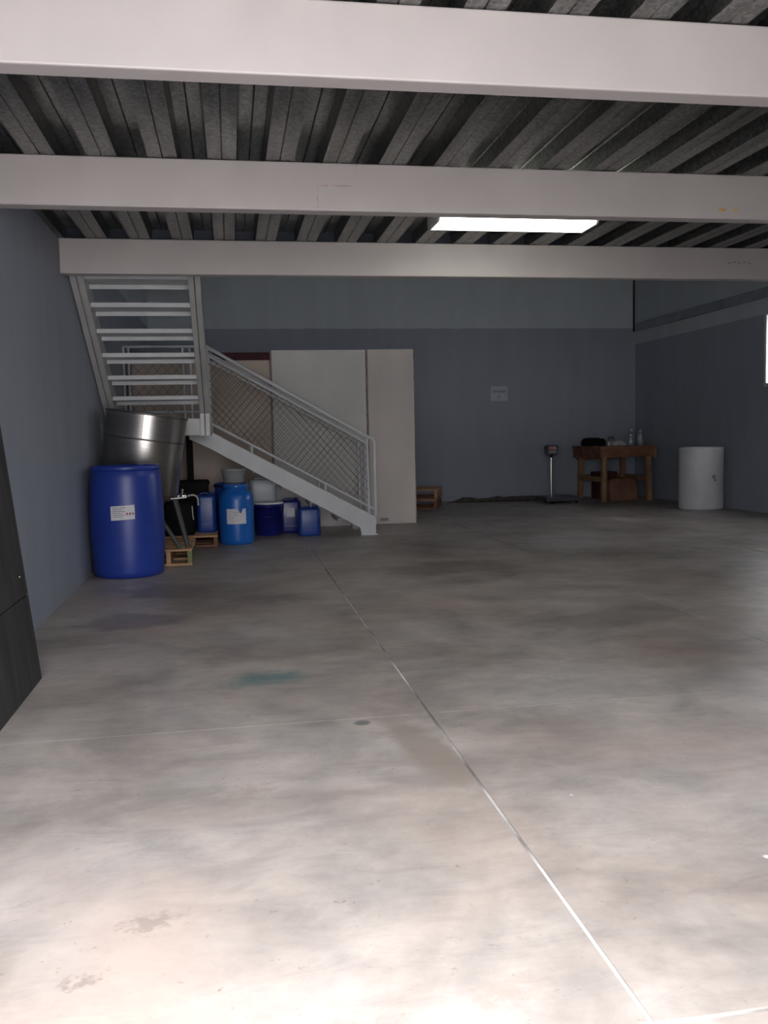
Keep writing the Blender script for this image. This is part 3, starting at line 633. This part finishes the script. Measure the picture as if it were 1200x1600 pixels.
def lump(mb_prof, name, m, label, cat, loc, amp=0.015, sc=14, rz=0):
    mb = MB().loft(mb_prof, nc=7)
    mb.v = [(x+amp*noise.noise((x*sc, y*sc, z*sc)), y+amp*noise.noise((x*sc+9, y*sc, z*sc)), max(0, z+amp*noise.noise((x*sc, y*sc+7, z*sc))) if z > 0.002 else 0) for x, y, z in mb.v]
    o = mb.build(name, m, None, loc, (0, 0, rz)); return tag(o, label, cat)
lump([(0, .17, .10, .05), (0.03, .18, .11, .05), (0.08, .178, .10, .05), (0.115, .16, .085, .05), (0.125, .12, .05, .04)], 'black_bag', 'black', 'black cloth bag lying on the bench', 'bag', (5.72, 13.62, zt))
lump([(0, .12, .09, .05), (0.03, .125, .09, .05), (0.06, .09, .06, .05), (0.075, .04, .03, .02)], 'plastic_bag', 'bagwhite', 'crumpled white plastic bag on the bench beside the black bag', 'bag', (6.02, 13.35, zt), 0.025)
j = thing('jar', 'clear jar with a dark lid on the bench behind the white bag', 'jar', (5.98, 13.52, zt))
MB().lathe([(0.045, 0), (0.05, 0.01), (0.05, 0.10), (0.04, 0.115)], n=20).build('body', 'clear', j); MB().lathe([(0.044, 0.112), (0.044, 0.138), (0.036, 0.142)], n=20).build('lid', 'scalehead', j)
def bottle(label, x, y, h, r):
    t = thing('bottle', label, 'bottle', (x, y, zt), group='clear bottles on the bench')
    MB().lathe([(r*0.9, 0), (r, 0.01), (r, h*0.66), (r*0.8, h*0.76), (r*0.36, h*0.86), (r*0.36, h*0.92)], n=20).build('body', 'clear', t)
    MB().lathe([(r*0.44, h*0.90), (r*0.44, h*0.98), (r*0.36, h)], n=14).build('cap', 'white', t)
bottle('short clear bottle on the bench beside the white bag', 6.17, 13.22, 0.17, 0.04)
bottle('tall clear bottle at the middle of the bench group', 6.25, 13.36, 0.25, 0.042)
bottle('tall clear bottle furthest right on the bench', 6.33, 13.22, 0.24, 0.042)
tag(MB().lathe([(0.02, 0), (0.022, 0.004), (0.022, 0.05), (0.012, 0.058), (0.012, 0.07), (0.008, 0.072)], n=16).build('small_bottle', 'white', loc=(5.80, 13.20, zt)), 'tiny white bottle in front of the black bag', 'bottle')
tag(MB().lathe([(0.02, 0), (0.022, 0.004), (0.022, 0.045), (0.018, 0.05), (0.018, 0.06)], n=16).build('small_pot', 'woodred', loc=(6.355, 13.05, zt)), 'tiny reddish pot at the right end of the bench', 'pot')
lump([(0, .23, .14, .05), (0.04, .245, .15, .05), (0.20, .245, .15, .06), (0.29, .235, .14, .06), (0.325, .205, .12, .06), (0.345, .16, .09, .05)], 'brown_sack', 'brown', 'plump brown sack on the floor under the bench', 'sack', (6.02, 13.25, 0), 0.02, 7)
cr = thing('dark_crate', 'dark brown crate behind the sack under the bench', 'crate', (5.90, 13.62, 0))
B(-0.16, 0.16, -0.13, 0.13, 0, 0.40).build('body', 'maroon', cr, bevel=0.01); B(-0.17, 0.17, -0.14, 0.14, 0.37, 0.43).build('rim', 'maroon', cr, bevel=0.006)

# white drum
wd_ = thing('white_drum', 'tall white cylindrical drum standing by the right wall', 'drum', (6.285, 11.28, 0))
MB().lathe([(0.27, 0), (0.287, 0.012), (0.292, 0.04), (0.290, 0.42), (0.293, 0.44), (0.290, 0.46), (0.292, 0.79), (0.288, 0.812)], n=48).build('body', 'white', wd_)
MB().lathe([(0.292, 0.808), (0.294, 0.825), (0.284, 0.838), (0.262, 0.84), (0.256, 0.828)], n=48).build('lid', 'white', wd_)
fa3 = face_angle(6.285, 11.28, 0.62)
print_lines(0.2935, 0.42, fa3, [(-0.035, 0.015, 0.0, 0.05), (-0.01, 0.03, -0.035, -0.004)]).build('smudge', 'vent', wd_)

# paper notice on the back wall
nt_ = thing('paper_notice', 'small white paper notice on the back wall', 'notice', (4.17, YB-0.004, 1.60))
B(0, 0.285, 0, 0.003, 0, 0.235).build('sheet', 'paper', nt_)
pr_ = MB()
for a, w in ((0.035, 0.05), (0.09, 0.035), (0.13, 0.06), (0.195, 0.055)): pr_.box(a, a+w, -0.001, 0.0002, 0.135, 0.170)
pr_.box(0.125, 0.155, -0.001, 0.0002, 0.05, 0.08)
pr_.build('printed_text', 'print', nt_)
